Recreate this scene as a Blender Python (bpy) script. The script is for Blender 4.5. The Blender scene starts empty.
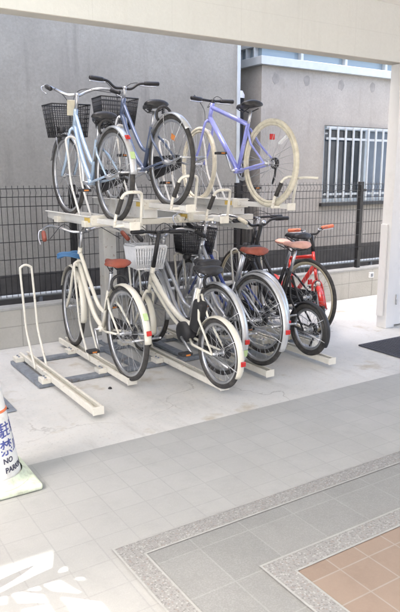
import bpy, math, random
from mathutils import Vector, Matrix
random.seed(7)
R_ = math.radians
sc = bpy.context.scene
col = sc.collection

# ------------------------------------------------------------------ materials
def mat(name, color, rough=.6, metal=0., noise=None, bump=None, spec=.5, trans=0., alpha=1., coat=0., var2=None):
    m = bpy.data.materials.new(name); m.use_nodes = True
    nt = m.node_tree; b = nt.nodes['Principled BSDF']
    b.inputs['Base Color'].default_value = (*color, 1)
    b.inputs['Roughness'].default_value = rough
    b.inputs['Metallic'].default_value = metal
    b.inputs['Specular IOR Level'].default_value = spec
    b.inputs['Transmission Weight'].default_value = trans
    b.inputs['Coat Weight'].default_value = coat
    if noise or bump:
        tc = nt.nodes.new('ShaderNodeTexCoord')
    if noise:
        sc_, amt = noise
        n = nt.nodes.new('ShaderNodeTexNoise'); n.inputs['Scale'].default_value = sc_
        n.inputs['Detail'].default_value = 8; n.inputs['Roughness'].default_value = .65
        nt.links.new(tc.outputs['Object'], n.inputs['Vector'])
        r = nt.nodes.new('ShaderNodeValToRGB')
        r.color_ramp.elements[0].position = .3; r.color_ramp.elements[1].position = .7
        c2 = var2 or tuple(c*(1-amt) for c in color)
        r.color_ramp.elements[0].color = (*c2, 1)
        r.color_ramp.elements[1].color = (*[min(1, c*(1+amt*.5)) for c in color], 1)
        nt.links.new(n.outputs['Fac'], r.inputs['Fac'])
        nt.links.new(r.outputs['Color'], b.inputs['Base Color'])
    if bump:
        sc_, st = bump
        n2 = nt.nodes.new('ShaderNodeTexNoise'); n2.inputs['Scale'].default_value = sc_; n2.inputs['Detail'].default_value = 6
        nt.links.new(tc.outputs['Object'], n2.inputs['Vector'])
        bp = nt.nodes.new('ShaderNodeBump'); bp.inputs['Strength'].default_value = st; bp.inputs['Distance'].default_value = .01
        nt.links.new(n2.outputs['Fac'], bp.inputs['Height'])
        nt.links.new(bp.outputs['Normal'], b.inputs['Normal'])
    return m

def mix_noise(nt, vec, scale, lo, hi, detail=6, rough=.6, stretch=None):
    if stretch:
        mp = nt.nodes.new('ShaderNodeMapping'); mp.inputs['Scale'].default_value = stretch
        nt.links.new(vec, mp.inputs['Vector']); vec = mp.outputs['Vector']
    n = nt.nodes.new('ShaderNodeTexNoise'); n.inputs['Scale'].default_value = scale
    n.inputs['Detail'].default_value = detail; n.inputs['Roughness'].default_value = rough
    nt.links.new(vec, n.inputs['Vector'])
    mr = nt.nodes.new('ShaderNodeMapRange'); mr.inputs['From Min'].default_value = lo; mr.inputs['From Max'].default_value = hi
    nt.links.new(n.outputs['Fac'], mr.inputs['Value'])
    return mr.outputs['Result']

def mixc(nt, fac, a, b):
    m = nt.nodes.new('ShaderNodeMix'); m.data_type = 'RGBA'
    if hasattr(fac, 'links') or hasattr(fac, 'is_linked'): nt.links.new(fac, m.inputs[0])
    else: m.inputs[0].default_value = fac
    for s, v in ((6, a), (7, b)):
        if isinstance(v, tuple): m.inputs[s].default_value = (*v, 1)
        else: nt.links.new(v, m.inputs[s])
    return m.outputs[2]

def surface(name, rough=.8, spec=.4):
    m = bpy.data.materials.new(name); m.use_nodes = True
    nt = m.node_tree; b = nt.nodes['Principled BSDF']
    b.inputs['Roughness'].default_value = rough; b.inputs['Specular IOR Level'].default_value = spec
    tc = nt.nodes.new('ShaderNodeTexCoord')
    return m, nt, b, tc.outputs['Object']

def add_bump(nt, b, height, strength=.3, dist=.005):
    bp = nt.nodes.new('ShaderNodeBump'); bp.inputs['Strength'].default_value = strength; bp.inputs['Distance'].default_value = dist
    nt.links.new(height, bp.inputs['Height']); nt.links.new(bp.outputs['Normal'], b.inputs['Normal'])

# concrete with cracks, stains
def m_concrete():
    m, nt, b, v = surface('floor_concrete', .75)
    c = mixc(nt, mix_noise(nt, v, 1.6, .35, .68), (.50, .505, .485), (.64, .642, .62))
    c = mixc(nt, mix_noise(nt, v, 14, .35, .75), c, (.60, .59, .56))
    st = mix_noise(nt, v, 3.1, .60, .72, 4)
    mul = nt.nodes.new('ShaderNodeMath'); mul.operation = 'MULTIPLY'; mul.inputs[1].default_value = .75
    nt.links.new(st, mul.inputs[0])
    c = mixc(nt, mul.outputs[0], c, (.42, .37, .28))
    # hairline cracks: edges of large warped cells
    w = nt.nodes.new('ShaderNodeTexNoise'); w.inputs['Scale'].default_value = 2.5; w.inputs['Detail'].default_value = 8
    nt.links.new(v, w.inputs['Vector'])
    ad = nt.nodes.new('ShaderNodeVectorMath'); ad.operation = 'MULTIPLY_ADD'; ad.inputs[1].default_value = (.5, .5, .5)
    nt.links.new(w.outputs['Color'], ad.inputs[0]); nt.links.new(v, ad.inputs[2])
    vo = nt.nodes.new('ShaderNodeTexVoronoi'); vo.feature = 'DISTANCE_TO_EDGE'; vo.inputs['Scale'].default_value = .75
    nt.links.new(ad.outputs[0], vo.inputs['Vector'])
    cr = nt.nodes.new('ShaderNodeMapRange'); cr.inputs['From Min'].default_value = .001; cr.inputs['From Max'].default_value = .004
    cr.inputs['To Min'].default_value = .45; cr.inputs['To Max'].default_value = 0
    nt.links.new(vo.outputs['Distance'], cr.inputs['Value'])
    mk = nt.nodes.new('ShaderNodeMath'); mk.operation = 'MULTIPLY'
    nt.links.new(cr.outputs['Result'], mk.inputs[0]); nt.links.new(mix_noise(nt, v, 1.3, .46, .58, 3), mk.inputs[1])
    c = mixc(nt, mk.outputs[0], c, (.2, .19, .17))
    sk = nt.nodes.new('ShaderNodeMath'); sk.operation = 'MULTIPLY'; sk.inputs[1].default_value = .35
    nt.links.new(mix_noise(nt, v, 1.0, .56, .70, 7, .7, (9, 1.4, 1)), sk.inputs[0])
    c = mixc(nt, sk.outputs[0], c, (.36, .35, .325))
    gt = nt.nodes.new('ShaderNodeMath'); gt.operation = 'MULTIPLY'; gt.inputs[1].default_value = .5
    nt.links.new(mix_noise(nt, v, 48, .56, .66, 8, .75), gt.inputs[0])
    c = mixc(nt, gt.outputs[0], c, (.30, .285, .26))
    nt.links.new(c, b.inputs['Base Color'])
    add_bump(nt, b, mix_noise(nt, v, 60, 0, 1), .25, .004)
    return m

def m_tiles(name, ca, cb, grout, size, mortar, ox=0., oy=0., speck=(.5, .5, .5), rough=.55):
    m, nt, b, v = surface(name, rough)
    mp = nt.nodes.new('ShaderNodeMapping'); mp.inputs['Location'].default_value = (ox, oy, 0)
    nt.links.new(v, mp.inputs['Vector'])
    br = nt.nodes.new('ShaderNodeTexBrick'); br.offset = 0; br.squash = 1
    br.inputs['Scale'].default_value = 1; br.inputs['Brick Width'].default_value = size; br.inputs['Row Height'].default_value = size
    br.inputs['Mortar Size'].default_value = mortar; br.inputs['Mortar Smooth'].default_value = .3
    br.inputs['Color1'].default_value = (*ca, 1); br.inputs['Color2'].default_value = (*cb, 1); br.inputs['Mortar'].default_value = (*grout, 1)
    nt.links.new(mp.outputs[0], br.inputs['Vector'])
    f = mix_noise(nt, v, 180, .45, .62, 3)
    mul = nt.nodes.new('ShaderNodeMath'); mul.operation = 'MULTIPLY'; mul.inputs[1].default_value = .2
    nt.links.new(f, mul.inputs[0])
    c = mixc(nt, mul.outputs[0], br.outputs['Color'], speck)
    f2 = mix_noise(nt, v, 2.2, .3, .75, 6)
    mul2 = nt.nodes.new('ShaderNodeMath'); mul2.operation = 'MULTIPLY'; mul2.inputs[1].default_value = .28
    nt.links.new(f2, mul2.inputs[0])
    c = mixc(nt, mul2.outputs[0], c, tuple(x*.75 for x in ca))
    f3 = mix_noise(nt, v, 7., .5, .72, 8, .7)
    mul3 = nt.nodes.new('ShaderNodeMath'); mul3.operation = 'MULTIPLY'; mul3.inputs[1].default_value = .22
    nt.links.new(f3, mul3.inputs[0])
    c = mixc(nt, mul3.outputs[0], c, tuple(x*.62 for x in ca))
    f4 = mix_noise(nt, v, 55., .52, .66, 6, .7)
    mul4 = nt.nodes.new('ShaderNodeMath'); mul4.operation = 'MULTIPLY'; mul4.inputs[1].default_value = .22
    nt.links.new(f4, mul4.inputs[0])
    c = mixc(nt, mul4.outputs[0], c, tuple(x*1.2 for x in ca))
    nt.links.new(c, b.inputs['Base Color'])
    add_bump(nt, b, br.outputs['Fac'], -.25, .002)
    rr = nt.nodes.new('ShaderNodeMapRange'); rr.inputs['To Min'].default_value = rough-.12; rr.inputs['To Max'].default_value = rough+.15
    nt.links.new(f2, rr.inputs['Value']); nt.links.new(rr.outputs[0], b.inputs['Roughness'])
    return m

def m_pebble():
    m, nt, b, v = surface('pebble_mosaic', .6)
    vo = nt.nodes.new('ShaderNodeTexVoronoi'); vo.inputs['Scale'].default_value = 120
    nt.links.new(v, vo.inputs['Vector'])
    sep = nt.nodes.new('ShaderNodeSeparateColor'); nt.links.new(vo.outputs['Color'], sep.inputs[0])
    r = nt.nodes.new('ShaderNodeValToRGB'); r.color_ramp.interpolation = 'CONSTANT'
    e = r.color_ramp.elements
    e[0].color = (.20, .20, .195, 1); e[1].position = .3; e[1].color = (.26, .255, .245, 1)
    for p, c in ((.5, (.31, .31, .30, 1)), (.7, (.27, .235, .215, 1)), (.83, (.38, .38, .37, 1))):
        x = e.new(p); x.color = c
    nt.links.new(sep.outputs[0], r.inputs['Fac'])
    mr = nt.nodes.new('ShaderNodeMapRange'); mr.inputs['From Min'].default_value = .35; mr.inputs['From Max'].default_value = .6
    nt.links.new(vo.outputs['Distance'], mr.inputs['Value'])
    c = mixc(nt, mr.outputs[0], r.outputs['Color'], (.28, .28, .27))
    nt.links.new(c, b.inputs['Base Color'])
    return m

def m_wall(name, ca, cb, stain, scale=1.2, grid=None):
    m, nt, b, v = surface(name, .9, .25)
    c = mixc(nt, mix_noise(nt, v, scale, .32, .7, 8, .6, (1, 1, .8)), ca, cb)
    fine = mix_noise(nt, v, 45, .38, .62, 8, .8)
    mul = nt.nodes.new('ShaderNodeMath'); mul.operation = 'MULTIPLY'; mul.inputs[1].default_value = .55 if not grid else .2
    nt.links.new(fine, mul.inputs[0])
    c = mixc(nt, mul.outputs[0], c, tuple(x*.8 for x in ca))
    drip = mix_noise(nt, v, 2.2, .56, .74, 5, .6, (3.5, 3.5, .35))
    mul3 = nt.nodes.new('ShaderNodeMath'); mul3.operation = 'MULTIPLY'; mul3.inputs[1].default_value = .6
    nt.links.new(drip, mul3.inputs[0])
    c = mixc(nt, mul3.outputs[0], c, stain)
    if not grid:
        pt = mix_noise(nt, v, .9, .57, .66, 7, .62)
        m5 = nt.nodes.new('ShaderNodeMath'); m5.operation = 'MULTIPLY'; m5.inputs[1].default_value = .5
        nt.links.new(pt, m5.inputs[0])
        c = mixc(nt, m5.outputs[0], c, tuple(x*.66 for x in ca))
    if grid:
        mp = nt.nodes.new('ShaderNodeMapping'); mp.inputs['Rotation'].default_value = (R_(90), 0, 0)
        nt.links.new(v, mp.inputs['Vector'])
        br = nt.nodes.new('ShaderNodeTexBrick'); br.offset = grid[2]; br.squash = 1; br.inputs['Scale'].default_value = 1
        br.inputs['Brick Width'].default_value = grid[0]; br.inputs['Row Height'].default_value = grid[1]
        br.inputs['Mortar Size'].default_value = grid[3]; br.inputs['Mortar Smooth'].default_value = .4
        nt.links.new(mp.outputs[0], br.inputs['Vector'])
        mu = nt.nodes.new('ShaderNodeMath'); mu.operation = 'MULTIPLY'; mu.inputs[1].default_value = grid[4]
        nt.links.new(br.outputs['Fac'], mu.inputs[0])
        c = mixc(nt, mu.outputs[0], c, tuple(x*.55 for x in ca))
    nt.links.new(c, b.inputs['Base Color'])
    add_bump(nt, b, mix_noise(nt, v, 55, 0, 1, 8), .5, .006)
    return m

M = {}
M['concrete'] = m_concrete()
M['tile'] = m_tiles('grey_tile', (.37, .375, .36), (.40, .405, .39), (.335, .34, .328), .165, .0035, .075, .065)
M['tile2'] = m_tiles('grey_tile_inner', (.235, .24, .232), (.262, .266, .257), (.30, .305, .295), .25, .004, 0, .05)
M['terra'] = m_tiles('terracotta_tile', (.27, .205, .16), (.31, .24, .19), (.355, .325, .285), .155, .0035, .075, .012, (.33, .27, .22))
M['pebble'] = m_pebble()
M['edging'] = mat('pale_edging', (.38, .385, .37), .6, noise=(20, .15))
M['cement'] = m_wall('cement_render', (.25, .24, .215), (.34, .33, .295), (.18, .17, .155), 1.1)
M['beige'] = m_wall('beige_render', (.315, .293, .262), (.395, .37, .335), (.25, .23, .205), 1.6)
M['lowwall'] = m_wall('block_wall', (.42, .41, .37), (.54, .53, .49), (.28, .27, .24), 2.0, (.4, .19, 0., .006, .5))
M['shade_plinth'] = mat('painted_shade_plinth', (.07, .067, .063), .8, noise=(5, .4))  # shade of the gap between the walls put into this dark base colour
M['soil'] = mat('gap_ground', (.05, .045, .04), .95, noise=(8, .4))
M['beam'] = m_wall('beam_tile', (.68, .705, .69), (.73, .75, .73), (.64, .66, .64), .6, (.60, .30, 0., .003, .14))
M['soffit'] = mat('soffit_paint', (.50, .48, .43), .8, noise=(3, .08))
M['ceil'] = mat('ceiling_paint', (.78, .76, .72), .85, noise=(2, .05))
M['whitewall'] = mat('white_panel', (.80, .80, .79), .45, noise=(2, .04))
M['alu'] = mat('aluminium', (.40, .46, .50), .45, .3, noise=(9, .12))
M['aluwhite'] = mat('pale_aluminium', (.42, .45, .465), .45, .1, noise=(9, .1))
M['glass'] = mat('window_glass', (.035, .045, .055), .08, 0, spec=.8, noise=(2, .5))
M['frost'] = mat('pale_glass', (.24, .30, .34), .2, 0, spec=.6)
M['frost2'] = mat('frosted_glass', (.13, .16, .20), .25, 0, spec=.6, noise=(1.5, .3))
M['black'] = mat('black_paint', (.022, .022, .024), .45, noise=(30, .3))
M['blackplastic'] = mat('black_plastic', (.03, .03, .032), .55, noise=(25, .3))
M['rubber'] = mat('tyre_rubber', (.045, .043, .042), .8, noise=(40, .3))
M['galv'] = mat('galvanised_steel', (.27, .30, .34), .5, .35, noise=(18, .3), bump=(40, .2))
M['cream'] = mat('cream_powder_coat', (.78, .76, .68), .5, noise=(6, .15), var2=(.68, .65, .56), bump=(50, .1))
M['creamw'] = mat('white_powder_coat', (.76, .75, .71), .45, noise=(6, .12))
M['chrome'] = mat('chrome', (.70, .71, .73), .22, 1., noise=(20, .15))
M['silver'] = mat('silver_metal', (.60, .61, .63), .35, .85, noise=(14, .15))
M['dullsteel'] = mat('spoke_steel', (.55, .56, .57), .35, .8)
M['mud'] = mat('fender_silver', (.66, .68, .70), .32, .6, noise=(10, .12))
M['paleblue'] = mat('pale_blue_paint', (.48, .62, .78), .3, .3, coat=.5, noise=(8, .1))
M['navy'] = mat('dark_blue_paint', (.12, .155, .25), .3, .2, coat=.5, noise=(8, .2))
M['lav'] = mat('lavender_paint', (.30, .33, .78), .3, .1, coat=.6, noise=(6, .08))
M['bluep'] = mat('deep_blue_paint', (.05, .08, .30), .3, .1, coat=.5)
M['creamp'] = mat('cream_paint', (.76, .73, .62), .3, 0., coat=.5, noise=(8, .08))
M['creamtyre'] = mat('cream_rubber', (.66, .62, .50), .7, noise=(20, .15))
M['tanrim'] = mat('tan_rim', (.52, .46, .33), .4, .2, noise=(12, .2))
M['red'] = mat('red_paint', (.62, .03, .02), .3, 0, coat=.5, noise=(10, .15))
M['orange'] = mat('orange_rubber', (.85, .22, .12), .6, noise=(20, .15))
M['brown'] = mat('brown_leatherette', (.30, .075, .045), .55, noise=(14, .3))
M['pinksad'] = mat('faded_pink_vinyl', (.72, .40, .32), .5, noise=(14, .2))
M['blacksad'] = mat('black_vinyl', (.025, .025, .028), .45, noise=(14, .3))
M['refl'] = mat('red_reflector', (.55, .02, .015), .15, coat=.6)
M['refo'] = mat('amber_reflector', (.65, .22, .04), .15, coat=.6)
M['green'] = mat('yellow_green_sticker', (.50, .66, .32), .4)
M['yellow'] = mat('yellow_sticker', (.78, .56, .14), .5, noise=(12, .2))
M['white'] = mat('white_plastic', (.78, .79, .80), .4, noise=(15, .08))
M['paper'] = mat('paper_tag', (.72, .66, .50), .7, noise=(15, .12))
M['skyblue'] = mat('blue_vinyl', (.07, .19, .38), .4)
M['lens'] = mat('clear_lens', (.8, .8, .75), .1, coat=.8)
M['coneW'] = mat('cone_cover_white', (.80, .80, .77), .45, noise=(9, .06))
M['coneG'] = mat('cone_base_green', (.60, .68, .50), .5, noise=(6, .25), var2=(.74, .77, .66))
M['coneO'] = mat('cone_orange', (.80, .20, .07), .5)
M['ink'] = mat('blue_ink', (.08, .10, .32), .5)
M['inkdark'] = mat('dark_ink', (.05, .05, .09), .5)
M['matrub'] = mat('doormat_rubber', (.075, .08, .10), .9, noise=(120, .5), bump=(150, .6))
M['plug'] = mat('mortar_plug', (.25, .235, .215), .95, noise=(12, .2))
M['leaf'] = mat('leaf_green', (.05, .10, .03), .5, noise=(10, .3))
M['terrapot'] = mat('terracotta_pot', (.35, .16, .09), .8, noise=(10, .2))

def wear(m, scale, lo, hi, colr, amt=.8, stretch=None):
    nt = m.node_tree; b = nt.nodes['Principled BSDF']; inp = b.inputs['Base Color']
    tc = nt.nodes.new('ShaderNodeTexCoord')
    f = mix_noise(nt, tc.outputs['Object'], scale, lo, hi, 8, .7, stretch)
    mu = nt.nodes.new('ShaderNodeMath'); mu.operation = 'MULTIPLY'; mu.inputs[1].default_value = amt
    nt.links.new(f, mu.inputs[0])
    src = inp.links[0].from_socket if inp.is_linked else tuple(inp.default_value[:3])
    c = mixc(nt, mu.outputs[0], src, colr)
    nt.links.new(c, inp)
for k_ in ('cream', 'creamw'):
    wear(M[k_], 22, .60, .68, (.25, .12, .05), .7); wear(M[k_], 6, .5, .7, (.46, .41, .32), .45)
wear(M['galv'], 12, .58, .68, (.16, .10, .06), .6)
for k_ in ('creamp', 'mud', 'silver', 'paleblue', 'lav', 'chrome'):
    wear(M[k_], 34, .62, .70, (.22, .15, .10), .55); wear(M[k_], 8, .5, .75, (.40, .38, .34), .3)
wear(M['rubber'], 14, .45, .7, (.13, .12, .105), .6); wear(M['blacksad'], 18, .5, .7, (.09, .085, .08), .6)
wear(M['creamtyre'], 16, .48, .66, (.40, .36, .28), .6); wear(M['brown'], 20, .55, .7, (.12, .05, .035), .7)
wear(M['coneW'], 10, .52, .70, (.50, .48, .43), .6); wear(M['coneG'], 14, .5, .68, (.38, .40, .31), .7)
wear(M['whitewall'], 5, .55, .75, (.62, .60, .56), .4)

# ------------------------------------------------------------------ mesh builder
class MB:
    def __init__(s): s.v = []; s.f = []; s.sm = []
    def add(s, vs, fs, smooth=True, tf=None):
        o = len(s.v)
        for p in vs:
            p = Vector(p); s.v.append(tf(p) if tf else p)
        for f in fs: s.f.append([i+o for i in f]); s.sm.append(smooth)
        return s
    def box(s, c, d, rz=0, tf=None, rx=0, ry=0):
        m = Matrix.Rotation(rz, 3, 'Z') @ Matrix.Rotation(ry, 3, 'Y') @ Matrix.Rotation(rx, 3, 'X')
        vs = [Vector(c) + m @ Vector((x*d[0]/2, y*d[1]/2, z*d[2]/2)) for x in (-1, 1) for y in (-1, 1) for z in (-1, 1)]
        return s.add(vs, [(0, 1, 3, 2), (4, 6, 7, 5), (0, 4, 5, 1), (2, 3, 7, 6), (0, 2, 6, 4), (1, 5, 7, 3)], False, tf)
    def bb(s, x0, x1, y0, y1, z0, z1): return s.box(((x0+x1)/2, (y0+y1)/2, (z0+z1)/2), (x1-x0, y1-y0, z1-z0))
    def tube(s, pts, r, n=8, closed=False, tf=None, cap=True, flat=1.):
        pts = [Vector(p) for p in pts]; k = len(pts)
        rs = r if isinstance(r, (list, tuple)) else [r]*k
        vs = []; prev = None
        for i, p in enumerate(pts):
            if closed: t = pts[(i+1) % k]-pts[i-1]
            else: t = pts[min(i+1, k-1)]-pts[max(i-1, 0)]
            t.normalize()
            if prev is None:
                a = Vector((1, 0, 0)) if abs(t.x) < .8 else Vector((0, 0, 1))
                u = (a-t*a.dot(t)).normalized()
            else: u = (prev-t*prev.dot(t)).normalized()
            prev = u; w = t.cross(u)
            for j in range(n):
                a = 2*math.pi*j/n
                vs.append(p + u*math.cos(a)*rs[i] + w*math.sin(a)*rs[i]*flat)
        fs = []
        for i in range(k if closed else k-1):
            for j in range(n):
                a = i*n+j; b = i*n+(j+1) % n; c = ((i+1) % k)*n+(j+1) % n; d = ((i+1) % k)*n+j
                fs.append((a, b, c, d))
        if cap and not closed:
            fs.append(tuple(range(n-1, -1, -1))); fs.append(tuple(range((k-1)*n, k*n)))
        return s.add(vs, fs, True, tf)
    def ring(s, R, prof, n=48, tf=None, c=(0, 0, 0), a0=0., a1=2*math.pi):
        """profile (axial x, radial r) swept about the X axis through c"""
        full = abs(a1-a0-2*math.pi) < 1e-4; k = len(prof); vs = []; m = n if full else n+1
        for i in range(m):
            a = a0+(a1-a0)*i/n
            for x, r in prof:
                vs.append(Vector(c)+Vector((x, (R+r)*math.cos(a), (R+r)*math.sin(a))))
        fs = []
        for i in range(n):
            i2 = (i+1) % m
            for j in range(k):
                j2 = (j+1) % k; fs.append((i*k+j, i*k+j2, i2*k+j2, i2*k+j))
        if not full: fs.append(tuple(range(k-1, -1, -1))); fs.append(tuple(range((m-1)*k, m*k)))
        return s.add(vs, fs, True, tf)
    def lathe(s, prof, c=(0, 0, 0), n=24, tf=None):
        """profile (r, z) about Z"""
        k = len(prof); vs = []
        for i in range(n):
            a = 2*math.pi*i/n
            for r, z in prof: vs.append(Vector(c)+Vector((r*math.cos(a), r*math.sin(a), z)))
        fs = []
        for i in range(n):
            i2 = (i+1) % n
            for j in range(k-1): fs.append((i*k+j, i2*k+j, i2*k+j+1, i*k+j+1))
        return s.add(vs, fs, True, tf)
    def loft(s, rings, tf=None, smooth=True):
        k = len(rings[0]); vs = [p for r in rings for p in r]; fs = []
        for i in range(len(rings)-1):
            for j in range(k):
                j2 = (j+1) % k; fs.append((i*k+j, i*k+j2, (i+1)*k+j2, (i+1)*k+j))
        fs.append(tuple(range(k-1, -1, -1))); fs.append(tuple(range((len(rings)-1)*k, len(rings)*k)))
        return s.add(vs, fs, smooth, tf)
    def build(s, name, m, parent=None, bevel=0.):
        me = bpy.data.meshes.new(name); me.from_pydata([tuple(p) for p in s.v], [], s.f)
        me.polygons.foreach_set('use_smooth', s.sm); me.materials.append(m); me.update()
        o = bpy.data.objects.new(name, me); col.objects.link(o)
        if parent: o.parent = parent
        if bevel:
            b = o.modifiers.new('bevel', 'BEVEL'); b.width = bevel; b.segments = 2; b.limit_method = 'ANGLE'
        return o

def spline(pts, n=6):
    P = [Vector(p) for p in pts]; P = [P[0]*2-P[1]]+P+[P[-1]*2-P[-2]]; out = []
    for i in range(1, len(P)-2):
        for k in range(n):
            t = k/n; a, b, c, d = P[i-1:i+3]
            out.append(.5*((2*b)+(c-a)*t+(2*a-5*b+4*c-d)*t*t+(3*b-a-3*c+d)*t**3))
    out.append(P[-2]); return out

def tag(o, label, cat=None, group=None, kind=None):
    if label: o['label'] = label
    if cat: o['category'] = cat
    if group: o['group'] = group
    if kind: o['kind'] = kind
    return o
def thing(name, label, cat, loc=(0, 0, 0), rot=(0, 0, 0), group=None):
    o = bpy.data.objects.new(name, None); col.objects.link(o); o.empty_display_size = .1
    o.location = loc; o.rotation_euler = rot
    return tag(o, label, cat, group)

def struct(name, mb, m, label, cat):
    o = mb.build(name, m); return tag(o, label, cat, kind='structure')

# ------------------------------------------------------------------ ground
def sheet(x0, x1, y0, y1, z):
    return MB().add([(x0, y0, z), (x1, y0, z), (x1, y1, z), (x0, y1, z)], [(0, 1, 2, 3)], False)
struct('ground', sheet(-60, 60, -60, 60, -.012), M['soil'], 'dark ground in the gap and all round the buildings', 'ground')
struct('concrete_floor', sheet(-8, 12, 3.07, 5.38, 0), M['concrete'], 'pale stained concrete floor with hairline cracks under the racks', 'floor')
struct('tile_paving', sheet(-8, 12, -6, 3.07, 0), M['tile'], 'light grey square tile paving in front of the concrete', 'paving')
B1x, B1y = .945, 2.137
def border(x, y, w, z, name, label):
    mb = MB()
    mb.add([(x, y, z), (12, y, z), (12, y-w, z), (x+w, y-w, z)], [(0, 3, 2, 1)], False)
    mb.add([(x, y, z), (x+w, y-w, z), (x+w, -6, z), (x, -6, z)], [(0, 3, 2, 1)], False)
    struct(name, mb, M['pebble'], label, 'paving')
    e = MB(); t = .009
    for (a, tw) in ((0, t), (w-t, t)):
        xa, ya = x+a, y-a
        e.add([(xa, ya, z+.0012), (12, ya, z+.0012), (12, ya-tw, z+.0012), (xa+tw, ya-tw, z+.0012)], [(0, 3, 2, 1)], False)
        e.add([(xa, ya, z+.0012), (xa+tw, ya-tw, z+.0012), (xa+tw, -6, z+.0012), (xa, -6, z+.0012)], [(0, 3, 2, 1)], False)
    struct('paving_edging', e, M['edging'], label.replace('pebble mosaic band', 'pale stone edging lines of the band'), 'paving')
struct('inner_tile_paving', sheet(B1x+.09, 12, -6, B1y-.09, .002), M['tile2'], 'darker grey tile paving between the two pebble bands', 'paving')
border(B1x, B1y, .105, .004, 'pebble_band', 'outer pebble mosaic band between two greys of tile')
struct('terracotta_paving', sheet(1.47, 12, -6, 1.63, .004), M['terra'], 'terracotta coloured square tiles with pale joints', 'paving')
border(1.378, 1.722, .105, .006, 'pebble_band', 'inner pebble mosaic band around the terracotta tiles')

# tyre scuffs are part of the concrete; drain plate at left
t = thing('drain_cover', 'dark steel drain cover plate on the concrete behind the traffic cone', 'drain cover')
MB().bb(.62, 1.08, 3.86, 4.36, .002, .014).build('plate', M['galv'], t, .004)
g = MB()
for k in range(8): g.bb(.66, 1.04, 3.90+k*.055, 3.925+k*.055, .0145, .018)
g.build('grating', M['black'], t)

t = MB().lathe([(0, .014), (.009, .013), (.013, .006), (.014, .001)], (1.77, 3.94, 0), 12).build('floor_stud', M['black'])
tag(t, 'tiny black stud in the concrete beside the cream bicycle', 'stud')
# ------------------------------------------------------------------ shelter (roof, beam, wall at right)
t = thing('shelter_roof', 'cream tiled beam and flat ceiling over the paved entrance', 'roof')
BY = 4.1
MB().bb(-1.22, 9, BY, BY+.14, 2.478, 3.25).build('beam', M['beam'], t)
MB().bb(-1.22, 7, -4.5, BY-.003, 2.95, 3.05).build('ceiling', M['ceil'], t)
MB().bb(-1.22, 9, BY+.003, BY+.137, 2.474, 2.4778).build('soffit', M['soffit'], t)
t = thing('entrance_wall', 'white panel wall end under the beam beside the dark doormat', 'wall')
MB().bb(4.80, 4.925, BY, BY+.12, 0, 2.474).build('pillar', M['whitewall'], t, .006)
MB().bb(4.775, 4.797, BY+.03, BY+.11, .12, 1.02).build('guard_plate', M['whitewall'], t, .004)
d = MB().bb(4.932, 6.4, BY+.012, BY+.10, .02, 2.46).build('door_panel', M['whitewall'], t, .004)
h = MB()
for z in (.28, 1.2, 2.1): h.tube([(4.928, BY-.006, z-.05), (4.928, BY-.006, z+.05)], .008, 8)
h.build('hinge', M['silver'], d)
MB().bb(6.41, 9, BY, BY+.24, 0, 2.474).build('wall_panel', M['whitewall'], t)
dm = MB().bb(4.1, 5.6, 2.85, 3.79, .003, .014)
for k in range(36): dm.bb(4.13+k*.04, 4.145+k*.04, 2.88, 3.76, .0145, .018)
o = dm.build('doormat', M['matrub']); tag(o, 'dark grey ribbed doormat in front of the white wall', 'doormat')

# ------------------------------------------------------------------ low wall and fence
t = thing('low_wall', 'low concrete block wall under the black mesh fence', 'wall')
MB().bb(-6, 10, 5.38, 5.50, -.01, .335).build('blocks', M['lowwall'], t)
MB().bb(-6, 10, 5.375, 5.505, .3355, .362).build('coping', M['edging'], t, .004)
t2 = thing('wall_socket', 'small white socket box on the low concrete wall', 'socket')
MB().bb(5.93, 6.0, 5.355, 5.379, .23, .30).build('cover', M['white'], t2, .004)
MB().bb(5.945, 5.985, 5.351, 5.3545, .245, .285).build('face', M['galv'], t2)
FY = 5.45
t = thing('mesh_fence', 'black welded wire mesh fence on the low wall with dark posts', 'fence')
posts = [-1.52, .31, 2.14, 3.97, 5.80, 7.63, 9.46]
for i, x in enumerate(posts):
    MB().bb(x-.028, x+.028, FY-.02, FY+.03, .362, 1.40).build('post', M['black'], t, .004)
for a, b in zip(posts[:-1], posts[1:]):
    w = MB(); x = a+.035
    while x < b-.03:
        w.tube([(x, FY-.024, .44), (x, FY-.024, 1.30), (x, FY-.045, 1.335), (x, FY-.024, 1.37), (x, FY-.024, 1.395)], .0026, 4); x += .05
    for z in (.47, .62, .77, .92, 1.07, 1.22, 1.30, 1.37): w.tube([(a+.03, FY-.03, z), (b-.03, FY-.03, z)], .0032, 4)
    w.build('wire_panel', M['black'], t)
for x in posts:
    for z in (.6, 1.3): MB().box((x, FY-.04, z), (.09, .012, .03)).build('clamp', M['black'], t)
t = thing('service_pipe', 'pale grey pipe running low behind the mesh fence', 'pipe')
MB().tube([(-6, 5.80, .37), (10, 5.80, .37)], .022, 10).build('pipe', M['aluwhite'], t)
for k in range(11): MB().bb(-5.6+k*1.5, -5.57+k*1.5, 5.78, 5.82, -.01, .35).build('bracket', M['galv'], t)

# ------------------------------------------------------------------ buildings behind
PZ = .50
t = thing('rendered_building', 'grey cement rendered building behind the fence on the left', 'building')
MB().bb(-3.1, 4.55, 6.3, 12, PZ, 4.6).build('wall', M['cement'], t)
MB().bb(-3.1, 4.56, 6.27, 12.0, -.01, PZ).build('shade_plinth', M['shade_plinth'], t)
MB().bb(4.553, 4.60, 6.285, 6.36, PZ, 4.6).build('corner_trim', M['aluwhite'], t, .004)
t = thing('downpipe', 'black downpipe with white cap in the gap between the two buildings', 'pipe')
MB().tube([(4.90, 6.75, 0), (4.90, 6.75, 2.42)], .075, 14).build('pipe', M['black'], t)
MB().lathe([(0, .10), (.06, .09), (.085, .04), (.085, 0)], (4.90, 6.75, 2.42), 16).build('cap', M['white'], t)

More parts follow.
